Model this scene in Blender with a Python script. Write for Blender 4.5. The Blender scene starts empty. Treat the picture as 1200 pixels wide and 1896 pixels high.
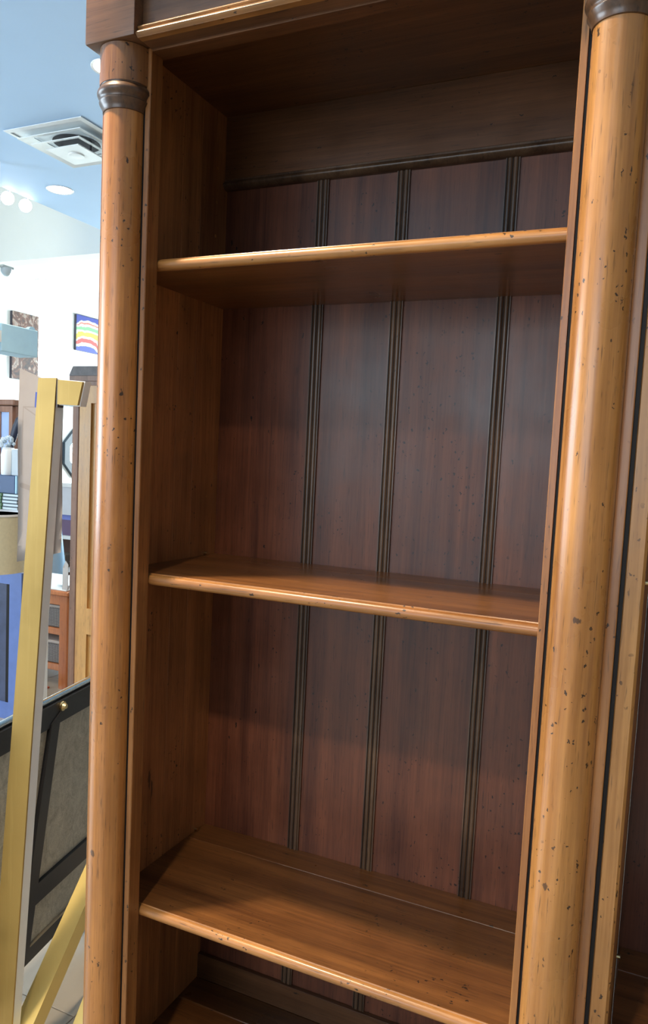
import bpy, bmesh, math, random
from mathutils import Vector, Matrix
random.seed(7)
SC = bpy.context.scene
COL = SC.collection

# ------------------------------------------------------------------ camera
cam_d = bpy.data.cameras.new('camera')
cam = bpy.data.objects.new('camera', cam_d)
COL.objects.link(cam)
CAM = Vector((0.8038, -1.0459, 1.6))
F_PX, PX, PY = 1420.22, -21.22, 25.88
RX, RY, RZ = -0.086747, -0.046960, 0.431540
R = (Matrix.Rotation(RZ, 3, 'Z') @ Matrix.Rotation(RX, 3, 'X') @ Matrix.Rotation(RY, 3, 'Y'))
# blender camera looks along -Z with Y up
M = Matrix((R @ Vector((1, 0, 0)), R @ Vector((0, 0, 1)), R @ Vector((0, -1, 0)))).transposed()
cam.matrix_world = Matrix.Translation(CAM) @ M.to_4x4()
cam_d.sensor_fit = 'VERTICAL'
cam_d.sensor_height = 36.0
cam_d.lens = 36.0 * F_PX / 1896.0
cam_d.shift_x = -PX / 1896.0
cam_d.shift_y = PY / 1896.0
cam_d.clip_start = 0.02
cam_d.clip_end = 100
SC.camera = cam

# ------------------------------------------------------------------ world, exposure
SC.view_settings.view_transform = 'Standard'
SC.view_settings.look = 'None'
SC.view_settings.exposure = 0.1
SC.view_settings.gamma = 1.0
SC.view_settings.use_curve_mapping = False
w = bpy.data.worlds.new('world')
SC.world = w
w.use_nodes = True
w.node_tree.nodes['Background'].inputs[0].default_value = (0.62, 0.80, 1.0, 1)
w.node_tree.nodes['Background'].inputs[1].default_value = 0.6


def area_light(name, loc, direction, sx, sy, power, color):
    d = bpy.data.lights.new(name, 'AREA')
    d.shape = 'RECTANGLE'
    d.size, d.size_y = sx, sy
    d.energy = power
    d.color = color
    o = bpy.data.objects.new(name, d)
    o.location = loc
    o.rotation_euler = Vector(direction).to_track_quat('-Z', 'Y').to_euler()
    COL.objects.link(o)
    return o


def spot_light(name, loc, direction, power, color, angle=110, blend=0.6, radius=0.05):
    d = bpy.data.lights.new(name, 'SPOT')
    d.energy = power
    d.color = color
    d.spot_size = math.radians(angle)
    d.spot_blend = blend
    d.shadow_soft_size = radius
    o = bpy.data.objects.new(name, d)
    o.location = loc
    o.rotation_euler = Vector(direction).to_track_quat('-Z', 'Y').to_euler()
    COL.objects.link(o)
    return o


# daylight through the shop window behind the camera, and through the glazing of the far room
area_light('shop_window_daylight', (-1.1, -6.45, 2.15), (0, 1, -0.02), 3.9, 2.2, 105, (0.86, 0.93, 1.0))
area_light('left_fill_light', (-6.12, -1.6, 2.0), (1, 0.05, 0.02), 4.0, 2.2, 310, (0.72, 0.87, 1.0))  # added fill for the ceiling and column sides; left wall has no opening
area_light('far_window_daylight', (-4.6, 8.85, 1.9), (-0.25, -1, 0), 3.0, 2.4, 430, (0.84, 0.97, 1.0))
WARM = (1.0, 0.80, 0.56)


# ------------------------------------------------------------------ mesh helpers
WLOC = {}


def smooth_bm(bm, ang=32):
    bm.normal_update()
    for f in bm.faces:
        f.smooth = True
    a = math.radians(ang)
    for e in bm.edges:
        if len(e.link_faces) == 2:
            e.smooth = e.calc_face_angle(0) < a
        else:
            e.smooth = False


def empty(name, loc):
    o = bpy.data.objects.new(name, None)
    o.location = loc
    o.empty_display_size = 0.1
    COL.objects.link(o)
    WLOC[o.name] = Vector(loc)
    return o


def obj(name, bm, mat, parent=None, ang=32, origin=None):
    """link bm (built in world coordinates) as one mesh object"""
    bmesh.ops.recalc_face_normals(bm, faces=bm.faces)
    smooth_bm(bm, ang)
    me = bpy.data.meshes.new(name)
    if parent is not None:
        L = WLOC[parent.name]
    elif origin is not None:
        L = Vector(origin)
    else:
        xs = [v.co.x for v in bm.verts]
        ys = [v.co.y for v in bm.verts]
        zs = [v.co.z for v in bm.verts]
        L = Vector(((min(xs) + max(xs)) / 2, (min(ys) + max(ys)) / 2, min(zs)))
    for v in bm.verts:
        v.co -= L
    bm.to_mesh(me)
    bm.free()
    me.materials.append(mat)
    o = bpy.data.objects.new(name, me)
    COL.objects.link(o)
    if parent is not None:
        o.parent = parent
    else:
        o.location = L
    WLOC[o.name] = L
    return o


def tag(o, label, cat, group=None):
    o['label'] = label
    o['category'] = cat
    if group:
        o['group'] = group
    return o


def struct(o, label=None):
    o['kind'] = 'structure'
    if label:
        o['label'] = label
    return o


def B(*boxes, bevel=0.0, seg=1):
    """bmesh of boxes (x0,x1,y0,y1,z0,z1)"""
    bm = bmesh.new()
    for b in boxes:
        add_box(bm, *b)
    if bevel:
        bmesh.ops.bevel(bm, geom=list(bm.edges), offset=bevel, segments=seg, affect='EDGES', profile=0.5)
    return bm


def add_box(bm, x0, x1, y0, y1, z0, z1):
    v = [bm.verts.new(p) for p in ((x0, y0, z0), (x1, y0, z0), (x1, y1, z0), (x0, y1, z0),
                                   (x0, y0, z1), (x1, y0, z1), (x1, y1, z1), (x0, y1, z1))]
    for f in ((0, 3, 2, 1), (4, 5, 6, 7), (0, 1, 5, 4), (1, 2, 6, 5), (2, 3, 7, 6), (3, 0, 4, 7)):
        bm.faces.new([v[i] for i in f])


def prism(pts, axis, a, b, bm=None, n=1):
    """extrude a closed 2-D profile along an axis. axis X: pts=(y,z); Y: (x,z); Z: (x,y)"""
    bm = bm or bmesh.new()

    def P(p, t):
        return {'X': (t, p[0], p[1]), 'Y': (p[0], t, p[1]), 'Z': (p[0], p[1], t)}[axis]
    rings = [[bm.verts.new(P(p, a + (b - a) * i / n)) for p in pts] for i in range(n + 1)]
    m = len(pts)
    for r0, r1 in zip(rings, rings[1:]):
        for i in range(m):
            bm.faces.new((r0[i], r0[(i + 1) % m], r1[(i + 1) % m], r1[i]))
    bm.faces.new(rings[0])
    bm.faces.new(rings[-1][::-1])
    return bm


def lathe(prof, c, bm=None, seg=40, a0=0.0, a1=2 * math.pi, axis=None):
    """revolve profile [(r,h)] about a vertical axis through c (x,y,z0)"""
    bm = bm or bmesh.new()
    full = abs(a1 - a0 - 2 * math.pi) < 1e-6
    n = seg if full else seg + 1
    rings = []
    for r, h in prof:
        rings.append([bm.verts.new((c[0] + r * math.cos(a0 + (a1 - a0) * i / seg),
                                    c[1] + r * math.sin(a0 + (a1 - a0) * i / seg), c[2] + h)) for i in range(n)])
    for r0, r1 in zip(rings, rings[1:]):
        for i in range(n if full else n - 1):
            j = (i + 1) % n
            bm.faces.new((r0[i], r0[j], r1[j], r1[i]))
    for r in (rings[0], rings[-1]):
        if (Vector(r[0].co) - Vector(r[len(r) // 2].co)).length > 1e-5:
            bm.faces.new(r)
    return bm


def disc_cyl(c, direction, r, h, bm=None, seg=24, r2=None):
    """cylinder starting at c, going along direction by h"""
    bm = bm or bmesh.new()
    d = Vector(direction).normalized()
    q = d.to_track_quat('Z', 'Y').to_matrix()
    r2 = r if r2 is None else r2
    ra, rb = [], []
    for i in range(seg):
        a = 2 * math.pi * i / seg
        e = q @ Vector((math.cos(a), math.sin(a), 0))
        ra.append(bm.verts.new(Vector(c) + e * r))
        rb.append(bm.verts.new(Vector(c) + e * r2 + d * h))
    for i in range(seg):
        j = (i + 1) % seg
        bm.faces.new((ra[i], ra[j], rb[j], rb[i]))
    bm.faces.new(ra[::-1])
    bm.faces.new(rb)
    return bm


def bar(p, q, up, wdt, thk, bm=None):
    """rectangular bar from p to q; wdt along cross(dir,up), thk along up'"""
    bm = bm or bmesh.new()
    p, q = Vector(p), Vector(q)
    d = (q - p).normalized()
    s = d.cross(Vector(up)).normalized()
    u = s.cross(d).normalized()
    vs = []
    for e in (p, q):
        vs.append([bm.verts.new(e + s * wdt / 2 * i + u * thk / 2 * j) for i, j in ((-1, -1), (1, -1), (1, 1), (-1, 1))])
    for i in range(4):
        bm.faces.new((vs[0][i], vs[0][(i + 1) % 4], vs[1][(i + 1) % 4], vs[1][i]))
    bm.faces.new(vs[0][::-1])
    bm.faces.new(vs[1])
    return bm


# ------------------------------------------------------------------ materials
def nt(name):
    m = bpy.data.materials.new(name)
    m.use_nodes = True
    t = m.node_tree
    return m, t, t.nodes['Principled BSDF']


class N:
    """tiny node-graph writer"""
    def __init__(s, t):
        s.t = t

    def n(s, kind, **kw):
        nd = s.t.nodes.new(kind)
        for k, v in kw.items():
            if k == 'inp':
                for a, b in v.items():
                    if isinstance(b, bpy.types.NodeSocket):
                        s.t.links.new(b, nd.inputs[a])
                    else:
                        nd.inputs[a].default_value = b
            else:
                setattr(nd, k, v)
        return nd

    def math(s, op, a, b=0.0, c=None, clamp=False):
        i = {0: a, 1: b}
        if c is not None:
            i[2] = c
        return s.n('ShaderNodeMath', operation=op, use_clamp=clamp, inp=i).outputs[0]

    def vmath(s, op, a, b):
        return s.n('ShaderNodeVectorMath', operation=op, inp={0: a, 1: b}).outputs[0]

    def noise(s, vec, scale=1.0, detail=4.0, rough=0.55, dist=0.0):
        return s.n('ShaderNodeTexNoise', inp={'Vector': vec, 'Scale': scale, 'Detail': detail, 'Roughness': rough,
                                              'Distortion': dist}).outputs['Fac']

    def mapr(s, v, a, b, c=0.0, d=1.0):
        return s.n('ShaderNodeMapRange', inp={0: v, 1: a, 2: b, 3: c, 4: d}).outputs[0]

    def mix(s, f, a, b, mode='MIX'):
        m = s.n('ShaderNodeMix', data_type='RGBA', blend_type=mode)
        for sock, v in ((m.inputs[0], f), (m.inputs[6], a), (m.inputs[7], b)):
            if isinstance(v, bpy.types.NodeSocket):
                s.t.links.new(v, sock)
            else:
                sock.default_value = v if not isinstance(v, tuple) or len(v) == 4 else (*v, 1)
        return m.outputs[2]


def plain(name, col, rough=0.5, metal=0.0, emit=None, spec=0.5, coat=0.0, vary=0.06, scale=14.0, bump=0.0, alpha=None, trans=0.0):
    m, t, p = nt(name)
    g = N(t)
    tc = g.n('ShaderNodeTexCoord').outputs['Object']
    f = g.noise(tc, scale, 5)
    c2 = tuple(max(0, c * (1 - vary * 2)) for c in col)
    c1 = tuple(min(1, c * (1 + vary)) for c in col)
    t.links.new(g.mix(f, (*c2, 1), (*c1, 1)), p.inputs['Base Color'])
    p.inputs['Roughness'].default_value = rough
    p.inputs['Metallic'].default_value = metal
    p.inputs['Specular IOR Level'].default_value = spec
    p.inputs['Coat Weight'].default_value = coat
    p.inputs['Transmission Weight'].default_value = trans
    if bump:
        b = g.n('ShaderNodeBump', inp={'Strength': bump, 'Distance': 0.002, 'Height': f})
        t.links.new(b.outputs[0], p.inputs['Normal'])
    if emit:
        p.inputs['Emission Color'].default_value = (*emit[0], 1)
        p.inputs['Emission Strength'].default_value = emit[1]
    return m


def wood(name, light, dark, axis='Z', rough=0.34, coat=0.25, worm=0.5, figure=1.0, glaze=(0.02, 0.012, 0.008),
         spots=(), rnd=0.16, blot=0.35, grain=1.0, pores=0.5):
    """stained, distressed timber: grain along an axis, blotchy stain, worm holes, small nicks"""
    m, t, p = nt(name)
    g = N(t)
    tc = g.n('ShaderNodeTexCoord').outputs['Object']
    oi = g.n('ShaderNodeObjectInfo').outputs['Random']
    off = g.n('ShaderNodeCombineXYZ', inp={0: g.math('MULTIPLY', oi, 13.7), 1: g.math('MULTIPLY', oi, 7.3),
                                          2: g.math('MULTIPLY', oi, 23.1)}).outputs[0]
    v = g.vmath('ADD', tc, off)

    def sc(a, l):
        s = {'X': (l, a, a), 'Y': (a, l, a), 'Z': (a, a, l)}[axis]
        return g.vmath('MULTIPLY', v, s)
    fine = g.noise(sc(260 * grain, 7 * grain), 1, 4, 0.6)
    mid = g.noise(sc(60, 2.2), 1, 4, 0.55, 0.0)
    fig = g.noise(sc(16, 0.9), 1, 3, 0.5, 0.5)
    blo = g.noise(v, 5.0, 4, 0.6, 0.0)
    a = g.math('MULTIPLY_ADD', fig, 0.55 * figure, g.math('MULTIPLY', mid, 0.45))
    a = g.math('MULTIPLY_ADD', fine, 0.35, a)
    a = g.mapr(a, 0.50, 0.86)
    col = g.mix(a, (*dark, 1), (*light, 1))
    # blotchy stain
    bl = g.mapr(blo, 0.3, 0.72, 1 - blot, 1 + blot * 0.35)
    br = g.math('MULTIPLY', bl, g.mapr(oi, 0, 1, 1 - rnd, 1 + rnd))
    brc = g.n('ShaderNodeCombineColor', inp={0: br, 1: br, 2: br}).outputs[0]
    col = g.mix(1.0, col, brc, 'MULTIPLY')
    # pores: short dark flecks along the grain
    fl = g.mapr(g.noise(sc(420, 24), 1, 2, 0.5), 0.62, 0.72)
    col = g.mix(g.math('MULTIPLY', fl, pores), col, (*glaze, 1))
    marks = None
    if worm > 0:
        jit = g.n('ShaderNodeTexNoise', inp={'Vector': v, 'Scale': 160.0, 'Detail': 2.0}).outputs['Color']
        vj = g.vmath('ADD', v, g.vmath('MULTIPLY', g.vmath('SUBTRACT', jit, (0.5, 0.5, 0.5)), (0.010, 0.010, 0.010)))

        def scj(a, l):
            return g.vmath('MULTIPLY', vj, {'X': (l, a, a), 'Y': (a, l, a), 'Z': (a, a, l)}[axis])
        msk = g.mapr(g.noise(v, 7.0, 2, 0.5), 0.60 - 0.16 * worm, 0.66 - 0.1 * worm)
        vo = g.n('ShaderNodeTexVoronoi', inp={'Vector': scj(130, 85), 'Scale': 1.0})
        rr = g.n('ShaderNodeSeparateColor', inp={0: vo.outputs['Color']})
        rad = g.mapr(rr.outputs[1], 0, 1, 0.13, 0.27)
        d1 = g.math('LESS_THAN', vo.outputs['Distance'], rad)
        k1 = g.math('GREATER_THAN', rr.outputs[0], 0.62)
        w1 = g.math('MULTIPLY', g.math('MULTIPLY', d1, k1), msk)
        # scattered nicks, longer along the grain
        vo2 = g.n('ShaderNodeTexVoronoi', inp={'Vector': g.vmath('ADD', scj(75, 21), (3.1, 5.7, 9.2)), 'Scale': 1.0})
        r2 = g.n('ShaderNodeSeparateColor', inp={0: vo2.outputs['Color']})
        d2 = g.math('LESS_THAN', vo2.outputs['Distance'], g.mapr(r2.outputs[1], 0, 1, 0.05, 0.15))
        k2 = g.math('GREATER_THAN', r2.outputs[0], 1.0 - 0.6 * worm)
        w2 = g.math('MULTIPLY', d2, k2)
        marks = g.math('MAXIMUM', w1, w2)
    sp = None
    for (x, y, z, sx, sy, sz) in spots:
        d = g.vmath('MULTIPLY', g.vmath('SUBTRACT', tc, (x, y, z)), (1 / sx, 1 / sy, 1 / sz))
        ln = g.n('ShaderNodeVectorMath', operation='LENGTH', inp={0: d}).outputs['Value']
        ln = g.math('ADD', ln, g.mapr(g.noise(sc(300, 60), 1, 3), 0.3, 0.7, -0.45, 0.45))
        f = g.mapr(ln, 1.0, 0.8)
        sp = f if sp is None else g.math('MAXIMUM', sp, f)
    if marks is not None:
        col = g.mix(g.math('MULTIPLY', marks, 0.92), col, (*glaze, 1))
    if sp is not None:
        col = g.mix(g.math('MULTIPLY', sp, 0.8), col, (glaze[0] * 2.2, glaze[1] * 2, glaze[2] * 2, 1))
    t.links.new(col, p.inputs['Base Color'])
    ro = g.mapr(blo, 0.3, 0.7, rough - 0.06, rough + 0.10)
    t.links.new(ro, p.inputs['Roughness'])
    p.inputs['Coat Weight'].default_value = coat
    p.inputs['Coat Roughness'].default_value = 0.22
    p.inputs['Specular IOR Level'].default_value = 0.42
    h = g.math('MULTIPLY_ADD', fine, 0.25, g.math('MULTIPLY', mid, 0.35))
    if marks is not None:
        h = g.math('SUBTRACT', h, marks)
    b = g.n('ShaderNodeBump', inp={'Strength': 0.22, 'Distance': 0.0012, 'Height': h})
    t.links.new(b.outputs[0], p.inputs['Normal'])
    return m


HONEY, HONEY_D = (0.42, 0.185, 0.055), (0.19, 0.068, 0.020)
COLM_L = wood('honey_column_wood', (0.58, 0.255, 0.068), (0.26, 0.092, 0.024), 'Z', 0.30, 0.35, worm=0.75, blot=0.22, rnd=0.02,
              spots=((-0.0795, -0.018, 1.395, 0.006, 0.02, 0.009), (-0.070, -0.028, 1.135, 0.005, 0.02, 0.008),
                     (-0.055, -0.035, 0.90, 0.005, 0.02, 0.008)))
COLM_R = wood('honey_column_wood_distressed', (0.57, 0.265, 0.074), (0.27, 0.102, 0.027), 'Z', 0.28, 0.4, worm=0.95, blot=0.22, rnd=0.02,
              spots=((0.712, -0.035, 1.412, 0.0055, 0.02, 0.004), (0.698, -0.035, 1.055, 0.004, 0.02, 0.005)))
STILE = wood('honey_stile_wood', HONEY, HONEY_D, 'Z', 0.33, 0.25, worm=0.35, blot=0.25, rnd=0.05)
SIDE = wood('amber_side_board_wood', (0.52, 0.225, 0.075), (0.22, 0.082, 0.027), 'Z', 0.36, 0.2, worm=0.35, blot=0.35, rnd=0.16,
            spots=((-0.0714, 0.148, 0.965, 0.03, 0.004, 0.022), (-0.0714, 0.156, 0.940, 0.03, 0.003, 0.020),
                   (-0.0714, 0.085, 0.875, 0.03, 0.0018, 0.016)))
SHELF = wood('honey_shelf_wood', (0.25, 0.102, 0.030), (0.09, 0.033, 0.011), 'X', 0.30, 0.3, worm=0.3, blot=0.3, rnd=0.06)
HEAD = wood('umber_header_wood', (0.20, 0.082, 0.028), (0.08, 0.030, 0.011), 'X', 0.34, 0.25, worm=0.3, blot=0.3, rnd=0.08)
BLOCK = wood('umber_block_wood', (0.20, 0.095, 0.042), (0.09, 0.04, 0.02), 'X', 0.36, 0.25, worm=0.2, blot=0.3, rnd=0.03)
BACKB = wood('russet_back_board_wood', (0.225, 0.076, 0.036), (0.080, 0.025, 0.014), 'Z', 0.38, 0.10, worm=0.7, blot=0.35, rnd=0.14,
             glaze=(0.012, 0.008, 0.007))
RAIL = wood('umber_back_rail_wood', (0.19, 0.082, 0.032), (0.08, 0.032, 0.013), 'X', 0.36, 0.2, worm=0.35, blot=0.3, rnd=0.05)
BATTEN = wood('glazed_batten_wood', (0.20, 0.115, 0.062), (0.05, 0.026, 0.015), 'Z', 0.33, 0.25, worm=0.1, blot=0.5, rnd=0.05)
CAPM = wood('glazed_capital_wood', (0.17, 0.085, 0.038), (0.05, 0.025, 0.015), 'Z', 0.28, 0.35, worm=0.1, blot=0.5, rnd=0.05)
NECKM = wood('shaded_neck_wood', (0.33, 0.15, 0.055), (0.16, 0.062, 0.024), 'Z', 0.30, 0.35, worm=0.8, blot=0.3, rnd=0.03)  # darker than the shaft: shade under the block is put into the colour
GLAZE = plain('black_glaze', (0.008, 0.006, 0.006), 0.55, vary=0.3, spec=0.25)
BRASS = plain('aged_brass', (0.72, 0.55, 0.28), 0.28, 1.0)

# ------------------------------------------------------------------ the room
ZC = 3.3
def paint(name, col, rough=0.6):
    return plain(name, col, rough, vary=0.02, scale=3, bump=0.02)

CEIL = paint('daylight_tinted_ceiling', (0.48, 0.70, 0.98))  # blue cast of the daylight is mixed into the ceiling colour
CEIL_HI = paint('white_ceiling_paint', (0.85, 0.88, 0.88))
HDR = paint('pale_grey_header_paint', (0.82, 0.85, 0.83))
WALLW = paint('white_wall_paint', (0.90, 0.93, 0.92))
FLOORM = plain('beige_floor_tile', (0.40, 0.35, 0.28), 0.22, vary=0.12, scale=5, coat=0.2)
GROUT = plain('grey_floor_grout', (0.33, 0.29, 0.24), 0.6)

floor = struct(obj('floor', B((-6.4, 4, -6.6, 9, -0.1, -0.004)), GROUT))
tiles_me = None
k = 0
for i in range(-7, 1):
    for j in range(0, 7):
        x0, y0 = i * 0.6, j * 0.6 - 0.05
        if tiles_me is None:
            o = obj('tile', B((x0 + .002, x0 + .598, y0 + .002, y0 + .598, -0.0039, 0), bevel=0.001), FLOORM, floor)
            tiles_me, tx, ty = o.data, x0, y0
        else:
            o = bpy.data.objects.new('tile', tiles_me)
            COL.objects.link(o)
            o.parent = floor
            o.location = (x0 - tx, y0 - ty, 0)
# plain paved floor beyond the tiles one can tell apart
bmf = B((-6.4, -4.202, -6.6, 9, -0.0039, 0), (-4.2, 4, -6.6, -0.052, -0.0039, 0), (-4.2, 4, 4.152, 9, -0.0039, 0),
        (0.602, 4, -0.05, 4.15, -0.0039, 0))
o = obj('far_paving', bmf, FLOORM, floor)
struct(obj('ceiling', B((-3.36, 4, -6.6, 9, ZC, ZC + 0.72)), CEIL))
struct(obj('ceiling', B((-6.4, -3.36, 4.52, 9, ZC, ZC + 0.12)), CEIL_HI))
struct(obj('ceiling', B((-6.4, -3.36, -6.6, 4.36, 4.02, 4.12)), CEIL_HI))
struct(obj('wall_header', B((-6.4, -3.36, 4.36, 4.52, ZC, 4.12)), HDR))
struct(obj('wall_left', B((-6.4, -6.2, -6.6, 9, 0, 4.12)), WALLW))
struct(obj('wall_right', B((4.0, 4.15, -6.6, 9, 0, ZC)), paint('taupe_wall_paint', (0.30, 0.26, 0.22))))
struct(obj('wall_back', B((-6.2, 4, 9, 9.15, 0, ZC)), WALLW))
struct(obj('wall_front', B((-6.2, -3.1, -6.75, -6.6, 0, 4.02), (0.9, 4, -6.75, -6.6, 0, ZC), (-3.1, 0.9, -6.75, -6.6, 0, 0.95),
                           (-3.1, 0.9, -6.75, -6.6, 3.28, 3.3)), WALLW))

def window(name, horizontal, c, a0, a1, z0, z1):
    fr_, b = 0.05, []
    for (p0, p1, q0, q1) in ((a0, a1, z0, z0 + fr_), (a0, a1, z1 - fr_, z1), (a0, a0 + fr_, z0 + fr_, z1 - fr_), (a1 - fr_, a1, z0 + fr_, z1 - fr_)):
        b.append((p0, p1, c - 0.03, c + 0.03, q0, q1) if horizontal else (c - 0.03, c + 0.03, p0, p1, q0, q1))
    struct(obj(name, B(*b), WALLW))


window('window_1', True, -6.56, -3.1, 0.9, 1.0, 3.28)
window('added_window_frame', False, -6.16, -3.65, 0.45, 0.85, 3.15)  # frame added around the left fill light, on a solid wall
window('window_3', True, 8.96, -6.15, -3.05, 0.65, 3.15)

WHITE_MET = plain('white_enamel', (0.85, 0.88, 0.9), 0.35)
LENS = plain('lamp_lens', (1, 1, 1), 0.4, emit=((1.0, 0.98, 0.94), 14.0))


def downlight(x, y, label, z=ZC, power=0, col=WARM, angle=120, r=0.075):
    t = empty('ceiling_light', (x, y, z))
    bm = lathe([(r, -0.001), (r + 0.012, -0.004), (r + 0.014, -0.001)], (x, y, z), seg=32)
    obj('trim_ring', bm, WHITE_MET, t)
    obj('lens', disc_cyl((x, y, z - 0.0005), (0, 0, -1), r, 0.002, seg=32), LENS, t)
    tag(t, label, 'light', 'round recessed ceiling lights')
    if power:
        spot_light('downlight_bulb', (x, y, z - 0.02), (0, 0, -1), power, col, angle, 0.5, 0.06)
    return t


downlight(-3.01, 2.985, 'round recessed ceiling light beside the square air vent and the track lights', power=45, angle=150)
downlight(-1.605, 1.80, 'round recessed ceiling light half hidden behind the capital of the left column', power=110, angle=155)
downlight(-5.205, 5.10, 'far recessed ceiling light nearer the header, above the brown painting', power=45, col=(0.85, 0.97, 1))
downlight(-5.18, 5.54, 'far recessed ceiling light above the blue painting', power=45, col=(0.85, 0.97, 1))
downlight(-0.50, -0.42, 'recessed ceiling light just in front of the left column, over the bookcase', power=300)
downlight(0.42, -1.75, 'recessed ceiling light above and behind the viewer, facing the right column', power=120)
downlight(-0.95, -1.75, 'recessed ceiling light in front of and left of the bookcase', power=30)

# square air diffuser
VX0, VX1, VY0, VY1 = -2.621, -2.08, 2.14, 2.68
vt = empty('air_vent', ((VX0 + VX1) / 2, (VY0 + VY1) / 2, ZC))
VM = plain('vent_white_metal', (0.88, 0.94, 0.98), 0.3)
VDARK = plain('vent_dark_throat', (0.05, 0.05, 0.06), 0.7)


def frame_sq(inset0, inset1, z0, z1, th=0.004):
    """sloping square ring from inset0 at z0 to inset1 at z1"""
    bm = bmesh.new()
    def ring(i, z):
        return [bm.verts.new(p) for p in ((VX0 + i, VY0 + i, z), (VX1 - i, VY0 + i, z), (VX1 - i, VY1 - i, z), (VX0 + i, VY1 - i, z))]
    rs = [ring(inset0, z0), ring(inset1, z1), ring(inset1, z1 + th), ring(inset0, z0 + th)]
    for a, b in zip(rs, rs[1:] + rs[:1]):
        for i in range(4):
            bm.faces.new((a[i], a[(i + 1) % 4], b[(i + 1) % 4], b[i]))
    return bm


obj('outer_frame', frame_sq(0, 0.025, ZC - 0.006, ZC - 0.010), VM, vt)
obj('throat', B((VX0 + .02, VX1 - .02, VY0 + .02, VY1 - .02, ZC - 0.003, ZC - 0.001)), VM, vt)
obj('collar', lathe([(0.13, -0.004), (0.13, -0.0042)], ((VX0 + VX1) / 2, (VY0 + VY1) / 2, ZC)), VDARK, vt)
obj('vane', frame_sq(0.05, 0.11, ZC - 0.034, ZC - 0.014), VM, vt)
obj('vane', frame_sq(0.10, 0.16, ZC - 0.052, ZC - 0.030), VM, vt)
obj('center_plate', B((VX0 + .155, VX1 - .155, VY0 + .155, VY1 - .155, ZC - 0.066, ZC - 0.060), bevel=0.002), VM, vt)
obj('center_knob', lathe([(0.045, 0), (0.042, -0.006), (0.012, -0.008), (0.0, -0.008)], ((VX0 + VX1) / 2, (VY0 + VY1) / 2, ZC - 0.066)), VM, vt)
for dx in (-0.1, 0.1):
    xx = (VX0 + VX1) / 2 + dx
    obj('hanger', B((xx - .004, xx + .004, (VY0 + VY1) / 2 - .004, (VY0 + VY1) / 2 + .004, ZC - 0.060, ZC - 0.003)), VDARK, vt)
tag(vt, 'square white stepped air diffuser set in the daylight-tinted ceiling', 'vent')

# track lights at the ceiling edge
tr = obj('light_track', B((-3.405, -3.3605, 1.6, 3.3, ZC + 0.03, ZC + 0.06)), WHITE_MET)
tag(tr, 'white lighting track along the edge of the daylight-tinted ceiling', 'light track')
for y, lab in ((2.914, 'bright round track spotlight nearer the left edge of the picture'), (3.073, 'bright round track spotlight nearer the recessed light, second on the track')):
    t = empty('track_spotlight', (-3.385, y, ZC + 0.03))
    hd = Vector((0.68, -0.62, -0.30)).normalized()
    c = Vector((-3.405, y, 3.262))
    obj('arm', bar((-3.385, y, ZC + 0.029), c - hd * 0.05, (1, 0, 0), 0.014, 0.014), WHITE_MET, t)
    obj('housing', disc_cyl(c - hd * 0.11, hd, 0.034, 0.108, r2=0.044), WHITE_MET, t)
    obj('lens', disc_cyl(c - hd * 0.002, hd, 0.041, 0.003), LENS, t)
    tag(t, lab, 'light', 'track spotlights')
spot_light('track_bulb', (-3.50, 2.6, 3.2), (-0.75, 0.66, 0.10), 45, (1.0, 0.97, 0.72), 70, 0.9, 0.05)

# ------------------------------------------------------------------ the bookcase
W, T, DD, D, YF = 0.66, 0.030, 0.0714, 0.3567, 0.0326
Z1, Z2, Z3, ZD = 1.923, 1.3888, 0.7837, 0.43
ZTOP, ZLIN, ZRB = 2.2852, 2.240, 2.1413
PW = 0.097          # post width
TH = 0.0198
bc = empty('bookcase', (0, 0, 0))
tag(bc, 'tall honey-stained wooden bookcase with round front columns and open shelves', 'bookcase')


NOSE = wood('pale_honey_nosing_wood', (0.54, 0.25, 0.07), (0.25, 0.095, 0.026), 'X', 0.34, 0.3, worm=0.55, blot=0.35, rnd=0.06)  # paler wood than the shelf boards
NR = 0.0085


def shelf(x0, x1, z, parent, yb=D - 0.001):
    """board with a plate groove near the back and a rounded nosing along the front"""
    zz = z - TH
    pts = [(yb, zz), (YF + NR + 0.003, zz), (YF + NR + 0.003, z), (0.2855, z), (0.2870, z - 0.0022),
           (0.2885, z - 0.0002), (0.2905, z), (yb, z)]
    sh = obj('shelf', prism(pts, 'X', x0, x1), SHELF, parent)
    pts = [(YF + NR + 0.0029, zz + 0.0002)]
    for i in range(0, 11):     # bull nose
        a = math.pi / 2 * 3 - math.pi * i / 10
        pts.append((YF + NR + NR * math.cos(a), zz + NR + 0.0005 + (NR + 0.0004) * math.sin(a)))
    pts += [(YF + NR + 0.0012, z - 0.0016), (YF + NR + 0.0020, z - 0.0001), (YF + NR + 0.0029, z - 0.0001)]
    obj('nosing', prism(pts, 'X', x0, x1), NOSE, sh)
    return sh


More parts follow.
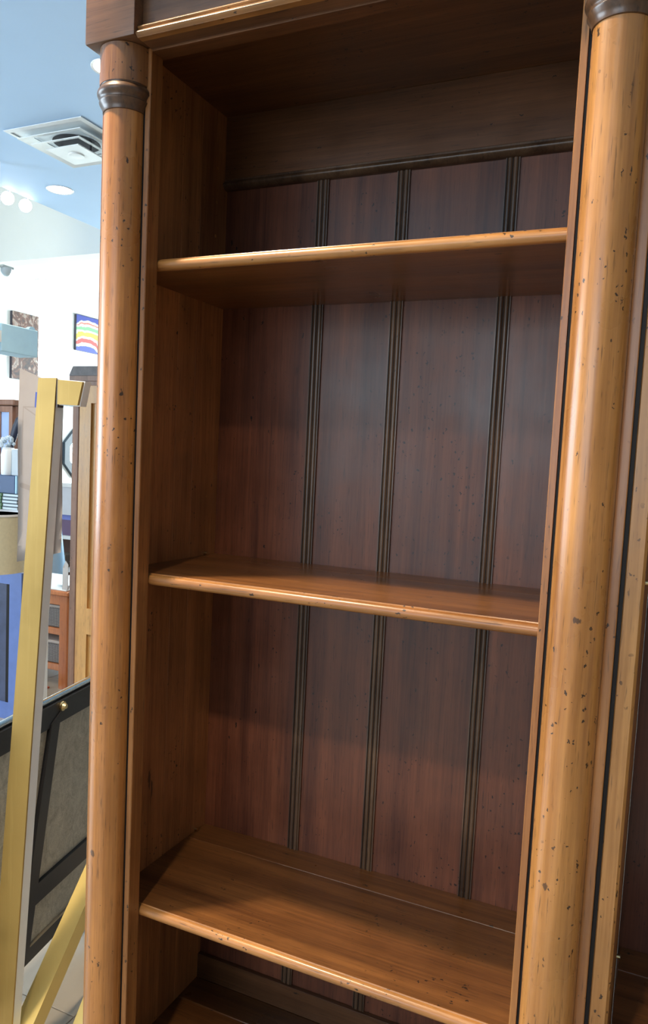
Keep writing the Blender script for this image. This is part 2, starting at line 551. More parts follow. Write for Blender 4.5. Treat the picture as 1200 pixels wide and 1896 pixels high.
# side panels: three glued boards each
for sx, nm in ((0, 'left'), (1, 'right')):
    xa, xb = (-PW, -DD) if sx == 0 else (W + DD, W + PW)
    sp = obj('side_panel', B((xa, xa + 0.008, T, D + 0.014, 0.05, 2.40)) if sx == 0 else B((xb - 0.008, xb, T, D + 0.014, 0.05, 2.40)), STILE, bc)
    for ya, yb in ((T, 0.1985), (0.199, 0.2595), (0.260, D)):
        bxs = (xa + 0.0081, xb) if sx == 0 else (xa, xb - 0.0081)
        obj('board', B((*bxs, ya, yb, 0.05, ZTOP), bevel=0.0003), SIDE, sp)
    if sx == 0:
        for z in [0.52 + 0.0662 * i for i in range(26)]:
            if any(abs(z - s) < 0.03 for s in (Z1, Z2, Z3)):
                continue
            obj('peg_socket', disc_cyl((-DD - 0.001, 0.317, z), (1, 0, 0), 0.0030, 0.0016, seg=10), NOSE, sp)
        for z in (Z2 + 0.004, Z3 + 0.005):
            obj('shelf_pin', disc_cyl((-DD - 0.001, 0.317, z), (1, 0, 0), 0.0032, 0.008, seg=12), BRASS, sp)

# back boards with reeded battens over the joints
bx = [-PW + 0.009, 0.1481, 0.3124, 0.5125, W + PW - 0.009]
for a, b in zip(bx, bx[1:]):
    o = obj('back_board', B((a + 0.0005, b - 0.0005, D, D + 0.013, 0.06, 2.30), bevel=0.0008), BACKB, bc)


def batten_bm(xc, z0, z1, wd=0.0250):
    pts = [(xc - wd / 2, D), (xc + wd / 2, D)]
    # from right to left: quirk, two reeds, quirk
    def reed(cx, r):
        return [(cx + r * math.cos(a), D - 0.002 - r * 0.75 * math.sin(a)) for a in [math.pi * i / 8 for i in range(9)]]
    pts += [(xc + wd / 2, D - 0.0045), (xc + wd / 2 - 0.002, D - 0.0045), (xc + wd / 2 - 0.0026, D - 0.0012)]
    pts += reed(xc + 0.0049, 0.0046) + reed(xc - 0.0049, 0.0046)
    pts += [(xc - wd / 2 + 0.0026, D - 0.0012), (xc - wd / 2 + 0.002, D - 0.0045), (xc - wd / 2, D - 0.0045)]
    return prism(pts, 'Z', z0, z1)


for xc in bx[1:-1]:
    bt = obj('reeded_batten', batten_bm(xc, ZD, ZRB + 0.02), BATTEN, bc)
    for dx in (-0.0099, 0.0, 0.0099):
        obj('glaze_line', B((xc + dx - 0.0006, xc + dx + 0.0006, D - 0.0030, D - 0.001, ZD, ZRB + 0.02)), GLAZE, bt)

# rails on the back
rl = obj('back_rail', B((-DD, W + DD, D - 0.0114, D - 0.0002, ZRB + 0.021, ZTOP), bevel=0.0006), RAIL, bc)
mp = [(D - 0.0002, ZRB), (D - 0.008, ZRB)] + [(D - 0.0125 - 0.0065 * math.sin(math.pi * i / 8), ZRB + 0.002 + 0.015 * i / 8) for i in range(9)] \
    + [(D - 0.0125, ZRB + 0.0205), (D - 0.0002, ZRB + 0.0205)]
obj('moulding', prism(mp, 'X', -DD, W + DD), BATTEN, rl)
obj('lower_back_rail', B((-DD, W + DD, D - 0.0114, D - 0.0002, ZD, ZD + 0.055), bevel=0.0012), RAIL, bc)

# interior top and header
obj('top_board', B((-PW, W + PW, T, D + 0.014, ZTOP, ZTOP + 0.02)), HEAD, bc)
obj('header_rail', B((0.0005, W - 0.0005, 0.0, T, ZLIN - 0.003, 2.40), bevel=0.001), HEAD, bc)
fr = obj('frieze', B((0.0, W, -0.024, -0.0002, ZLIN, 2.40)), BLOCK, bc)
mp = [(-0.0242, ZLIN - 0.0005), (-0.036, ZLIN - 0.0005)]
mp += [(-0.036 - 0.0055 * math.sin(math.pi * i / 8), ZLIN + 0.0105 * i / 8) for i in range(9)]
mp += [(-0.036, ZLIN + 0.0115), (-0.034, ZLIN + 0.0118)]
mp += [(-0.034 - 0.003 * math.sin(math.pi * i / 6), ZLIN + 0.0125 + 0.006 * i / 6) for i in range(7)]
mp += [(-0.031, ZLIN + 0.020), (-0.0275, ZLIN + 0.0225), (-0.0242, ZLIN + 0.0255)]
HONX = wood('honey_moulding_wood', (0.46, 0.215, 0.065), (0.19, 0.075, 0.024), 'X', 0.3, 0.35, worm=0.25, blot=0.5, rnd=0.03)
obj('frieze_moulding', prism(mp, 'X', 0.0002, W - 0.0002), HONX, fr)
obj('cornice', prism([(D + 0.014, 2.40), (-0.05, 2.40), (-0.055, 2.415), (-0.075, 2.43), (-0.085, 2.46), (-0.12, 2.49), (-0.125, 2.51),
                      (D + 0.014, 2.51)], 'X', -PW - 0.03, W + PW), BLOCK, bc)

# posts, columns, blocks
AXL, AXR, RC = -PW / 2, W + PW / 2, 0.035
for ax, cm in ((AXL, COLM_L), (AXR, COLM_R)):
    xl, xr = ax - PW / 2, ax + PW / 2
    # a glazed groove separates shaft and strip on the side towards the shelves
    pts = [(0, T), (PW, T), (PW, 0.0012), (PW - 0.0012, 0), (PW - 0.0092, 0.0), (PW - 0.0102, 0.008), (PW - 0.0140, 0.008), (PW - 0.0140, 0.001),
           (0.0140, 0.001), (0.0130, 0.0004), (0.0012, 0.0004), (0, 0.0012)]
    gs_, ge_ = PW - 0.0138, PW - 0.0100
    if ax > 0.3:
        pts = [(PW - a, b) for a, b in pts]
        gs_, ge_ = PW - ge_, PW - gs_
    ps = obj('post', prism([(xl + a, b) for a, b in pts], 'Z', 0.0, 2.40), STILE, bc)
    obj('glazed_groove', B((xl + gs_, xl + ge_, 0.0020, 0.0079, 0.10, ZLIN)), GLAZE, ps)
    prof = [(RC + 0.012, 0.10), (RC + 0.012, 0.15), (RC + 0.009, 0.16), (RC + 0.0105, 0.17), (RC + 0.006, 0.182), (RC + 0.001, 0.19), (RC, 0.20)]
    prof += [(RC, 0.2 + (2.142 - 0.2) * i / 12) for i in range(1, 13)]
    cl = obj('column', lathe(prof, (ax, 0.0008, 0), seg=48, a0=math.pi, a1=2 * math.pi), cm, bc, ang=40)
    cp = [(RC, 2.1418), (RC + 0.0018, 2.1425), (RC + 0.0022, 2.146), (RC + 0.0042, 2.151), (RC + 0.0072, 2.1555), (RC + 0.0080, 2.158),
          (RC + 0.0062, 2.1600), (RC + 0.0066, 2.162)]
    cp += [(RC + 0.0068 + 0.0046 * math.sin(math.pi * i / 8), 2.163 + 0.017 * i / 8) for i in range(9)]
    cp += [(RC + 0.0060, 2.1815), (RC + 0.0064, 2.183)]
    obj('capital', lathe(cp, (ax, 0.0006, 0), seg=48, a0=math.pi, a1=2 * math.pi), CAPM, cl, ang=40)
    obj('neck', lathe([(RC + 0.0074, 2.183), (RC + 0.0078, 2.19), (RC + 0.0078, ZLIN)], (ax, 0.0007, 0), seg=48, a0=math.pi, a1=2 * math.pi),
        NECKM, cl, ang=40)
    obj('entablature_block', B((xl, xr, -0.045, -0.0002, ZLIN + 0.001, 2.40), bevel=0.0025, seg=2), BLOCK, bc)
    obj('base_block', B((xl - 0.0, xr, -0.055, -0.0002, 0.0, 0.10), bevel=0.002), STILE, bc)

# shelves
for z in (Z1, Z2, Z3):
    shelf(-DD + 0.0008, W + DD - 0.0008, z, bc)
# base deck with its plate groove, and the plinth front below it
obj('base_deck', prism([(T, ZD - 0.02), (T, ZD), (0.2705, ZD), (0.272, ZD - 0.0025), (0.274, ZD + 0.0008), (0.276, ZD), (D - 0.0116, ZD), (D - 0.0116, ZD - 0.02)],
                       'X', -DD, W + DD), SHELF, bc)
obj('plinth_panel', B((0.0, W, 0.004, T - 0.002, 0.0, ZD - 0.021), bevel=0.001), STILE, bc)

# ------------------------------------------------------------------ neighbouring bookcase
X0, X1 = W + PW + 0.0055, 1.62
nb = empty('bookcase', (X0, 0, 0))
tag(nb, 'second wooden bookcase with plain flat side, touching the right column', 'bookcase')
NBS = wood('pale_honey_edge_wood', (0.60, 0.31, 0.10), (0.33, 0.145, 0.04), 'Z', 0.36, 0.25, worm=0.9, blot=0.28, rnd=0.02)
def side_edge(xa, xb):
    e = 0.0035
    return prism([(xa, D + 0.014), (xa, 0.003), (xa + 0.0015, -0.002), (xb - e, -0.002), (xb, 0.003), (xb, D + 0.014)], 'Z', 0.0, 2.40)
obj('side_panel', side_edge(X0, X0 + 0.0235), NBS, nb)
obj('side_panel', side_edge(X1 - 0.0235, X1), NBS, nb)
obj('filler_strip', B((W + PW + 0.0004, X0 - 0.0003, 0.004, 0.02, 0.0, 2.40)), GLAZE, nb)
nx = [X0 + 0.0235, 0.93, 1.12, 1.33, X1 - 0.0235]
for a, b in zip(nx, nx[1:]):
    obj('back_board', B((a + 0.0005, b - 0.0005, D, D + 0.013, 0.06, 2.40), bevel=0.0008), BACKB, nb)
for xc in nx[1:-1]:
    obj('reeded_batten', batten_bm(xc, ZD, 2.28), BATTEN, nb)
for z in (1.955, 0.7745, ZD):
    shelf(X0 + 0.0275, X1 - 0.0275, z, nb)
for (y, z) in ((0.318, 0.778), (0.045, 1.459)):
    obj('shelf_pin', disc_cyl((X0 + 0.0225, y, z), (1, 0, 0), 0.0035, 0.007, seg=12), BRASS, nb)
obj('pin_tail', B((X0 + 0.0285, X0 + 0.0295, 0.0445, 0.0455, 1.447, 1.458)), BRASS, nb)
obj('top_board', B((X0 + 0.0235, X1 - 0.0235, 0.0, D, 2.30, 2.40)), HEAD, nb)
obj('plinth_panel', B((X0 + 0.0235, X1 - 0.0235, 0.006, 0.026, 0.0, ZD - 0.021)), NBS, nb)
obj('cornice', prism([(D + 0.014, 2.401), (-0.05, 2.401), (-0.055, 2.415), (-0.075, 2.43), (-0.085, 2.46), (-0.12, 2.49), (-0.125, 2.51),
                      (D + 0.014, 2.51)], 'X', X0, X1), BLOCK, nb)

# ------------------------------------------------------------------ gold stand with paper sheet
GOLD = wood('brushed_gold_metal', (0.60, 0.43, 0.15), (0.44, 0.30, 0.09), 'Z', 0.36, 0.0, worm=0, figure=0.3, blot=0.1, rnd=0.0, grain=1.3, pores=0.0)
GOLD.node_tree.nodes['Principled BSDF'].inputs['Metallic'].default_value = 0.55
GOLDX = plain('bright_gold_metal', (0.80, 0.62, 0.22), 0.38, 0.5)
STEEL = plain('steel_edge_reflection_tint', (0.86, 0.93, 1.0), 0.3, 0.2)  # pale blue-white tint puts reflected room light into the colour
GDARK = plain('dark_joint', (0.06, 0.055, 0.06), 0.5)
gs = empty('gold_stand', (-0.60, 0.31, 0))
# leg in the plane y=.30: from foot to top, leaning
def leg_pts(z):
    u = (z - 0.159) / (1.754 - 0.159)
    xr = -0.579 + u * (-0.471 + 0.579)
    xl = -0.652 + u * (-0.525 + 0.652)
    return xl, xr
(zl, zh) = (0.0, 1.756)
bl, br = leg_pts(zl), leg_pts(zh)
obj('leg', prism([(bl[0], zl), (bl[1], zl), (br[1], zh), (br[0], zh)], 'Y', 0.300, 0.304), GOLD, gs)
obj('leg_side', prism([(bl[0] + 0.004, zl), (bl[1] - 0.0008, zl), (br[1] - 0.0008, zh - 0.002), (br[0] + 0.004, zh - 0.002)], 'Y', 0.3045, 0.330), STEEL, gs)
obj('cap', prism([(-0.467, 1.697), (-0.408, 1.695), (-0.395, 1.747), (-0.467, 1.752)], 'Y', 0.300, 0.306), GOLD, gs)
obj('cap_edge', prism([(-0.469, 1.6955), (-0.4055, 1.6935), (-0.3925, 1.7485), (-0.469, 1.7535)], 'Y', 0.3062, 0.326), STEEL, gs)
obj('joint', B((-0.4715, -0.4675, 0.3015, 0.32, 1.690, 1.752)), GDARK, gs)
obj('brace', bar((-0.576, 0.335, 0.098), (-0.620, 0.720, 0.454), (0, 0, 1), 0.052, 0.052), GOLDX, gs)
obj('brace', bar((-0.470, 0.372, 0.0), (-0.262, 0.372, 0.55), (-0.356, -0.92, 0.182), 0.045, 0.045), GOLDX, gs)
tag(gs, 'leaning gold metal easel stand with a slanted end cap and lower brace', 'stand')

# paper with a faint printed drawing
m, t, p = nt('paper_with_drawing')
g = N(t)
tc = g.n('ShaderNodeTexCoord').outputs['Object']
sep = g.n('ShaderNodeSeparateXYZ', inp={0: tc})
x_, z_ = sep.outputs[0], sep.outputs[2]
def line_seg(ax, az, bx_, bz, wd):
    dx, dz = bx_ - ax, bz - az
    L2 = dx * dx + dz * dz
    px = g.math('SUBTRACT', x_, ax)
    pz = g.math('SUBTRACT', z_, az)
    h = g.math('DIVIDE', g.math('ADD', g.math('MULTIPLY', px, dx), g.math('MULTIPLY', pz, dz)), L2, clamp=True)
    qx = g.math('SUBTRACT', px, g.math('MULTIPLY', h, dx))
    qz = g.math('SUBTRACT', pz, g.math('MULTIPLY', h, dz))
    d2 = g.math('ADD', g.math('MULTIPLY', qx, qx), g.math('MULTIPLY', qz, qz))
    return g.math('LESS_THAN', d2, wd * wd)
lines = None
for sg in ((-0.059, 0.372, 0.01, 0.372, 0.0016), (-0.059, 0.372, -0.062, 0.21, 0.0012), (-0.059, 0.372, 0.01, 0.335, 0.0016), (-0.062, 0.185, -0.01, 0.172, 0.006), (-0.030, 0.17, -0.012, 0.155, 0.010)):
    f = line_seg(*sg)
    lines = f if lines is None else g.math('MAXIMUM', lines, f)
fn = g.noise(tc, 30, 3)
col = g.mix(fn, (0.50, 0.46, 0.44, 1), (0.56, 0.52, 0.50, 1))
col = g.mix(g.math('MULTIPLY', lines, 0.45), col, (0.36, 0.29, 0.25, 1))
t.links.new(col, p.inputs['Base Color'])
p.inputs['Roughness'].default_value = 0.7
PAPER = m
pp = empty('paper_sheet', (-0.545, 0.337, 1.32))
bm = bmesh.new()
g0 = []
for i in range(9):
    u = i / 8
    row = []
    for j in range(13):
        vv = j / 12
        x = -0.618 + u * 0.139
        zt_, zb_ = 1.783 - 0.048 * u, 1.318 + 0.036 * u
        z = zb_ + (zt_ - zb_) * vv
        y = 0.3335 + 0.006 * math.sin(u * math.pi) + 0.002 * math.sin(vv * 7)
        row.append(bm.verts.new((x, y, z)))
    g0.append(row)
for i in range(8):
    for j in range(12):
        bm.faces.new((g0[i][j], g0[i + 1][j], g0[i + 1][j + 1], g0[i][j + 1]))
bmesh.ops.solidify(bm, geom=list(bm.faces), thickness=0.0006)
obj('sheet', bm, PAPER, pp, ang=60)
obj('tape', prism([(-0.567, 1.692), (-0.556, 1.688), (-0.5545, 1.726), (-0.565, 1.727)], 'Y', 0.3325, 0.334),
    plain('blue_tape', (0.02, 0.05, 0.30), 0.5), pp)
tag(pp, 'hanging sheet of off-white paper with a faint sketch, taped behind the gold leg', 'paper')

# ------------------------------------------------------------------ burl chest with black straps and stud
m, t, p = nt('grey_burl_veneer')
g = N(t)
tc = g.n('ShaderNodeTexCoord').outputs['Object']
vv = g.vmath('MULTIPLY', tc, (16, 16, 11))
n1 = g.noise(vv, 1.0, 4, 0.55, 2.5)
n2 = g.noise(g.vmath('MULTIPLY', tc, (22, 22, 30)), 1.0, 3, 0.5, 3.5)
f = g.math('FRACT', g.math('MULTIPLY', n2, 5.0))
f = g.math('MULTIPLY_ADD', f, 0.3, g.math('MULTIPLY', n1, 0.9))
col = g.mix(g.mapr(f, 0.2, 0.85), (0.24, 0.215, 0.16, 1), (0.56, 0.53, 0.42, 1))
t.links.new(col, p.inputs['Base Color'])
p.inputs['Roughness'].default_value = 0.34
BURL = m
BLACKW = plain('black_lacquer', (0.012, 0.012, 0.014), 0.35, vary=0.2)
CHROME = plain('polished_chrome', (0.78, 0.78, 0.76), 0.12, 1.0)
ang = math.atan2(0.085, 0.441)
P0 = Vector((-0.75, 0.412, 0))
EV = Vector((-math.sin(ang), math.cos(ang), 0))      # along the face
NV = Vector((math.cos(ang), math.sin(ang), 0))       # out of the face (towards the bookcase side)
ch = empty('screen', tuple(P0 + EV * 0.35 - NV * 0.02))


def on_face(bm):
    """map local (s, out, z) built as (x=out, y=s, z) to the chest frame"""
    for v in bm.verts:
        v.co = P0 + EV * v.co.y + NV * v.co.x + Vector((0, 0, v.co.z))
    return bm


S0, S1 = -0.24, 0.86
obj('body', on_face(B((-0.035, -0.0135, S0 + .002, S1 - .002, 0.105, 0.846))), BLACKW, ch)
obj('burl_panel', on_face(B((-0.013, 0.0, S0 + 0.01, S1 - 0.01, 0.331, 0.779), bevel=0.001)), BURL, ch)
obj('burl_panel', on_face(B((-0.013, 0.0, S0 + 0.01, S1 - 0.01, 0.157, 0.268), bevel=0.001)), BURL, ch)
obj('panel_edge', on_face(B((-0.013, 0.006, S0 + 0.01, S1 - 0.01, 0.150, 0.1565), bevel=0.001)), plain('tan_edge', (0.42, 0.34, 0.22), 0.5), ch)
obj('top_band', on_face(B((-0.013, 0.010, S0, S1, 0.7792, 0.846), bevel=0.001)), BLACKW, ch)
obj('middle_band', on_face(B((-0.013, 0.010, S0, S1, 0.2682, 0.3308), bevel=0.001)), BLACKW, ch)
obj('base_band', on_face(B((-0.013, 0.004, S0, S1, 0.105, 0.1498))), BLACKW, ch)
obj('chrome_trim', on_face(disc_cyl((-0.008, S0, 0.8565), (0, 1, 0), 0.0100, S1 - S0, seg=16)), CHROME, ch)
# slanted strap below the stud
obj('slanted_strap', on_face(prism([(0.27, 0.815), (0.222, 0.790), (0.075, 0.16), (0.128, 0.16)], 'X', 0.0005, 0.014)), BLACKW, ch)
stp = P0 + EV * 0.278 + NV * 0.0102
st = obj('stud', disc_cyl(tuple(stp + Vector((0, 0, 0.829))), tuple(NV), 0.0145, 0.006, seg=20), BRASS, ch)
obj('stud_cap', disc_cyl(tuple(stp + NV * 0.0061 + Vector((0, 0, 0.829))), tuple(NV), 0.0105, 0.009, r2=0.007, seg=20), BRASS, st)
for s in (S0 + 0.1, S1 - 0.38):
    ft = obj('chrome_foot', on_face(B((-0.20, 0.24 if s > 0.2 else 0.02, s - 0.02, s + 0.02, 0.0, 0.018), bevel=0.003)), CHROME, ch)
    obj('foot_post', on_face(B((-0.034, -0.010, s - 0.012, s + 0.012, 0.0182, 0.1048))), CHROME, ft)
tag(ch, 'low upright screen with grey burl panels, black bands, a brass stud and chrome top edge', 'screen')

# ------------------------------------------------------------------ armoire behind the left column
TAN = wood('tan_cabinet_wood', (0.60, 0.33, 0.10), (0.40, 0.19, 0.05), 'Z', 0.4, 0.1, worm=0, blot=0.2, rnd=0.05)
BRN = wood('scuffed_brown_wood', (0.27, 0.14, 0.085), (0.15, 0.075, 0.045), 'Z', 0.5, 0.0, worm=0.2, blot=0.3, rnd=0.05)
SLATE = plain('dark_slate_top', (0.10, 0.09, 0.09), 0.6, vary=0.3, scale=30)
ar = empty('armoire', (-1.35, 2.15, 0))
obj('body', B((-1.875, -0.85, 1.925, 2.42, 0.0, 1.905)), BRN, ar)
obj('corner_post', B((-1.88, -1.837, 1.900, 1.9248, 0.0, 1.905), bevel=0.004), BRN, ar)
dr = obj('door', B((-1.835, -1.765, 1.902, 1.9245, 0.05, 1.905), (-1.30, -1.235, 1.902, 1.9245, 0.05, 1.905),
                   (-1.765, -1.30, 1.902, 1.9245, 1.82, 1.905), (-1.765, -1.30, 1.902, 1.9245, 0.68, 0.81), (-1.765, -1.30, 1.902, 1.9245, 0.05, 0.17)), TAN, ar)
obj('door_panel', B((-1.766, -1.299, 1.914, 1.9243, 0.809, 1.821)), TAN, dr)
obj('door_panel', B((-1.766, -1.299, 1.914, 1.9243, 0.169, 0.681)), TAN, dr)
dr = obj('door', B((-1.233, -0.85, 1.902, 1.9245, 0.05, 1.905)), TAN, ar)
obj('crown', B((-1.885, -0.84, 1.895, 2.43, 1.9055, 1.925), (-1.892, -0.835, 1.888, 2.43, 1.9255, 1.950)), BRN, ar)
obj('crown_top', prism([(-1.892, 1.9505), (-0.835, 1.9505), (-0.85, 1.99), (-1.868, 1.996), (-1.885, 1.965)], 'Y', 1.885, 2.43), SLATE, ar)
tag(ar, 'tall tan wooden armoire with scuffed brown corner, seen behind the left column', 'armoire')

# ------------------------------------------------------------------ blue cabinet and the things on it
BLUE = plain('blue_painted_wood', (0.12, 0.19, 0.46), 0.5, vary=0.12)
DKBL = plain('dark_blue_panel', (0.05, 0.065, 0.13), 0.45, vary=0.3)
bcab = empty('door_panel', (-2.8, 2.21, 0))
obj('frame', B((-2.595, -2.503, 2.20, 2.2215, 0.0, 0.872), (-3.0, -2.91, 2.20, 2.2215, 0.0, 0.872), (-2.91, -2.595, 2.20, 2.2215, 0.80, 0.872),
               (-2.91, -2.595, 2.20, 2.2215, 0.0, 0.10)), BLUE, bcab)
obj('bead', B((-2.622, -2.5955, 2.204, 2.2213, 0.10, 0.80)), GLAZE, bcab)
obj('inset_panel', B((-2.909, -2.6225, 2.208, 2.2213, 0.10, 0.80)), DKBL, bcab)
tag(bcab, 'blue painted door with a dark inset panel, standing left of the gold leg', 'door')

CREAM = plain('cream_fabric', (0.66, 0.62, 0.43), 0.8, vary=0.08, bump=0.2, scale=60)
LX, LY = -2.44, 1.90
o = empty('floor_lamp', (LX, LY, 0))
obj('shade', lathe([(0.199, 0.935), (0.199, 1.232), (0.197, 1.232), (0.197, 0.935), (0.199, 0.935)], (LX, LY, 0), seg=48), CREAM, o)
obj('shade_rim', lathe([(0.197, 1.2322), (0.201, 1.2322), (0.201, 1.243), (0.197, 1.243), (0.197, 1.2322)], (LX, LY, 0), seg=48), WHITE_MET, o)
obj('pole', disc_cyl((LX, LY, 0.014), (0, 0, 1), 0.012, 1.20, seg=16), BRASS, o)
obj('base', lathe([(0.0, 0.0), (0.13, 0), (0.13, 0.008), (0.03, 0.014), (0.0, 0.014)], (LX, LY, 0), seg=32), BRASS, o)
tag(o, 'floor lamp with a large cream drum shade at the left edge, below the green books', 'lamp')

o = empty('pedestal', (-2.73, 2.33, 0))
obj('body', B((-2.90, -2.60, 2.262, 2.52, 0.0, 1.205), bevel=0.003), WALLW, o)
obj('top', B((-2.91, -2.59, 2.235, 2.525, 1.2055, 1.2235), bevel=0.003), WALLW, o)
tag(o, 'white pedestal behind the cream lampshade that carries the green books', 'pedestal')

PAGES = plain('book_pages', (0.72, 0.80, 0.84), 0.7)
GREEN = plain('green_book_cover', (0.06, 0.14, 0.05), 0.5, vary=0.2)
DARKC = plain('dark_book_cover', (0.02, 0.05, 0.07), 0.5)
ords = ['lowest', 'second lowest', 'middle', 'second highest', 'topmost']
for i in range(5):
    z0 = 1.2240 + i * 0.0192
    bk = empty('book', (-2.66, 2.32, z0))
    dx = 0.004 * math.sin(i * 2.1)
    obj('cover', B((-2.705 + dx, -2.585 + dx, 2.24, 2.42, z0, z0 + 0.0035), (-2.705 + dx, -2.585 + dx, 2.24, 2.42, z0 + 0.0155, z0 + 0.019)), DARKC, bk)
    obj('spine', B((-2.79 + dx, -2.7055 + dx, 2.235, 2.42, z0, z0 + 0.019), bevel=0.002), GREEN, bk)
    obj('pages', B((-2.705 + dx, -2.588 + dx, 2.243, 2.415, z0 + 0.0038, z0 + 0.0152)), PAGES, bk)
    tag(bk, 'green-spined book, %s of the stack above the cream lampshade' % ords[i], 'book', 'green books on the white pedestal')
zb = 1.2240 + 5 * 0.0192 + 0.0005
NAVY = plain('navy_card', (0.03, 0.07, 0.17), 0.5)
o = empty('gift_box', (-2.68, 2.33, zb))
obj('body', B((-2.82, -2.618, 2.25, 2.42, zb, zb + 0.102), bevel=0.002), NAVY, o)
obj('ribbon_edge', B((-2.6175, -2.604, 2.252, 2.418, zb, zb + 0.103), bevel=0.001), plain('pale_blue_card', (0.35, 0.6, 0.85), 0.5), o)
tag(o, 'navy box with a pale blue edge, on top of the green books', 'box')
zt = zb + 0.1036
o = empty('vase', (-2.72, 2.33, zt))
obj('body', lathe([(0.0, 0.0), (0.036, 0), (0.040, 0.01), (0.042, 0.12), (0.034, 0.15), (0.03, 0.152), (0.0, 0.15)], (-2.722, 2.30, zt), seg=24), WALLW, o)
obj('rim', lathe([(0.031, 0.1525), (0.034, 0.156), (0.030, 0.160), (0.0, 0.158)], (-2.722, 2.30, zt), seg=24), WHITE_MET, o)
tag(o, 'small white cylinder vase on the navy box', 'vase')
o = empty('carton', (-2.64, 2.34, zt))
obj('body', B((-2.675, -2.61, 2.28, 2.40, zt, zt + 0.150), bevel=0.002), plain('pale_grey_card', (0.52, 0.58, 0.62), 0.6), o)
obj('flap', B((-2.676, -2.609, 2.279, 2.401, zt + 0.1502, zt + 0.155)), WHITE_MET, o)
tag(o, 'pale grey carton beside the white vase on the navy box', 'box')

# dark curved lamp arm with a glassy cluster, standing behind the box
o = empty('table_lamp', (-2.83, 2.47, 1.2238))
lp = [(-2.87, 2.47, 1.236), (-2.87, 2.47, 1.52), (-2.868, 2.468, 1.60), (-2.850, 2.46, 1.655), (-2.822, 2.45, 1.705), (-2.790, 2.44, 1.745), (-2.735, 2.43, 1.775), (-2.68, 2.43, 1.785)]
bm = bmesh.new()
rings_ = []
for i, pnt in enumerate(lp):
    a = Vector(lp[max(0, i - 1)])
    b = Vector(lp[min(len(lp) - 1, i + 1)])
    d = (b - a).normalized()
    s = d.cross(Vector((0, 1, 0)))
    s = s.normalized() if s.length > 1e-4 else Vector((1, 0, 0))
    u = d.cross(s).normalized()
    rr = 0.027 if i > 2 else 0.014
    rings_.append([bm.verts.new(Vector(pnt) + s * rr * math.cos(k * math.pi / 5) + u * rr * 0.5 * math.sin(k * math.pi / 5)) for k in range(10)])
for r0, r1 in zip(rings_, rings_[1:]):
    for i in range(10):
        bm.faces.new((r0[i], r0[(i + 1) % 10], r1[(i + 1) % 10], r1[i]))
bm.faces.new(rings_[0]); bm.faces.new(rings_[-1][::-1])
obj('arm', bm, plain('navy_black_metal', (0.008, 0.012, 0.035), 0.4), o, ang=50)
obj('base', lathe([(0.0, 0), (0.06, 0), (0.06, 0.008), (0.02, 0.012), (0.0, 0.012)], (-2.87, 2.47, 1.2238), seg=24), BLACKW, o)
CRYS = plain('frosted_glass_bead', (0.62, 0.72, 0.80), 0.15, vary=0.2)
bm = bmesh.new()
for i in range(26):
    c = Vector((-2.868 + random.uniform(-0.045, 0.06), 2.425 + random.uniform(-0.02, 0.02), 1.62 + random.uniform(-0.03, 0.03)))
    bmesh.ops.create_icosphere(bm, subdivisions=1, radius=random.uniform(0.009, 0.016), matrix=Matrix.Translation(c))
g2 = obj('glass_cluster', bm, CRYS, o)
g2['kind'] = 'stuff'
tag(o, 'navy curved lamp arm with a cluster of glass beads, behind the paper sheet', 'lamp')

# ------------------------------------------------------------------ brown glazed hutch
HUT = wood('red_brown_hutch_wood', (0.38, 0.20, 0.13), (0.23, 0.11, 0.07), 'Z', 0.45, 0.0, worm=0, blot=0.2, rnd=0.03)
GLASSB = plain('pale_blue_pane', (0.42, 0.55, 0.85), 0.15)
hu = empty('hutch', (-4.2, 3.6, 0))
obj('body', B((-4.55, -3.83, 3.425, 3.80, 0.0, 1.90)), HUT, hu)
obj('crown', B((-4.58, -3.815, 3.385, 3.82, 1.905, 1.95), bevel=0.008), HUT, hu)
for xa in (-4.54, -4.19):
    xb = xa + 0.345
    dr = obj('door', B((xa, xa + .045, 3.40, 3.4245, 0.9, 1.90), (xb - .035, xb, 3.40, 3.4245, 0.9, 1.90), (xa + .045, xb - .035, 3.40, 3.4245, 1.855, 1.90),
                       (xa + .045, xb - .035, 3.40, 3.4245, 0.9, 0.97)), HUT, hu)
    obj('pane', B((xa + .0455, (xa + xb) / 2 + 0.02, 3.412, 3.42, 0.971, 1.854)), GLASSB, dr)
    obj('pane', B(((xa + xb) / 2 + 0.045, xb - .0355, 3.412, 3.42, 0.971, 1.854)), GLASSB, dr)
    obj('mullion', B(((xa + xb) / 2 + 0.0205, (xa + xb) / 2 + 0.0445, 3.402, 3.424, 0.971, 1.854)), HUT, dr)
obj('lower_door', B((-4.54, -3.84, 3.40, 3.4245, 0.05, 0.895), bevel=0.004), HUT, hu)
tag(hu, 'red-brown hutch with pale blue glass panes at the left edge', 'cabinet')

# ------------------------------------------------------------------ red-brown table with wicker drawers
ORG = wood('orange_cherry_wood', (0.62, 0.22, 0.07), (0.42, 0.12, 0.035), 'Z', 0.35, 0.2, worm=0, blot=0.15, rnd=0.03)
m, t, p = nt('grey_wicker')
g = N(t)
tc = g.n('ShaderNodeTexCoord').outputs['Object']
wv = g.n('ShaderNodeTexWave', wave_type='BANDS', bands_direction='Z', inp={'Vector': tc, 'Scale': 30.0, 'Distortion': 1.0}).outputs['Fac']
wh = g.n('ShaderNodeTexWave', wave_type='BANDS', bands_direction='X', inp={'Vector': tc, 'Scale': 22.0, 'Distortion': 1.0}).outputs['Fac']
f = g.math('MULTIPLY', wv, wh)
t.links.new(g.mix(f, (0.12, 0.10, 0.09, 1), (0.38, 0.34, 0.30, 1)), p.inputs['Base Color'])
p.inputs['Roughness'].default_value = 0.8
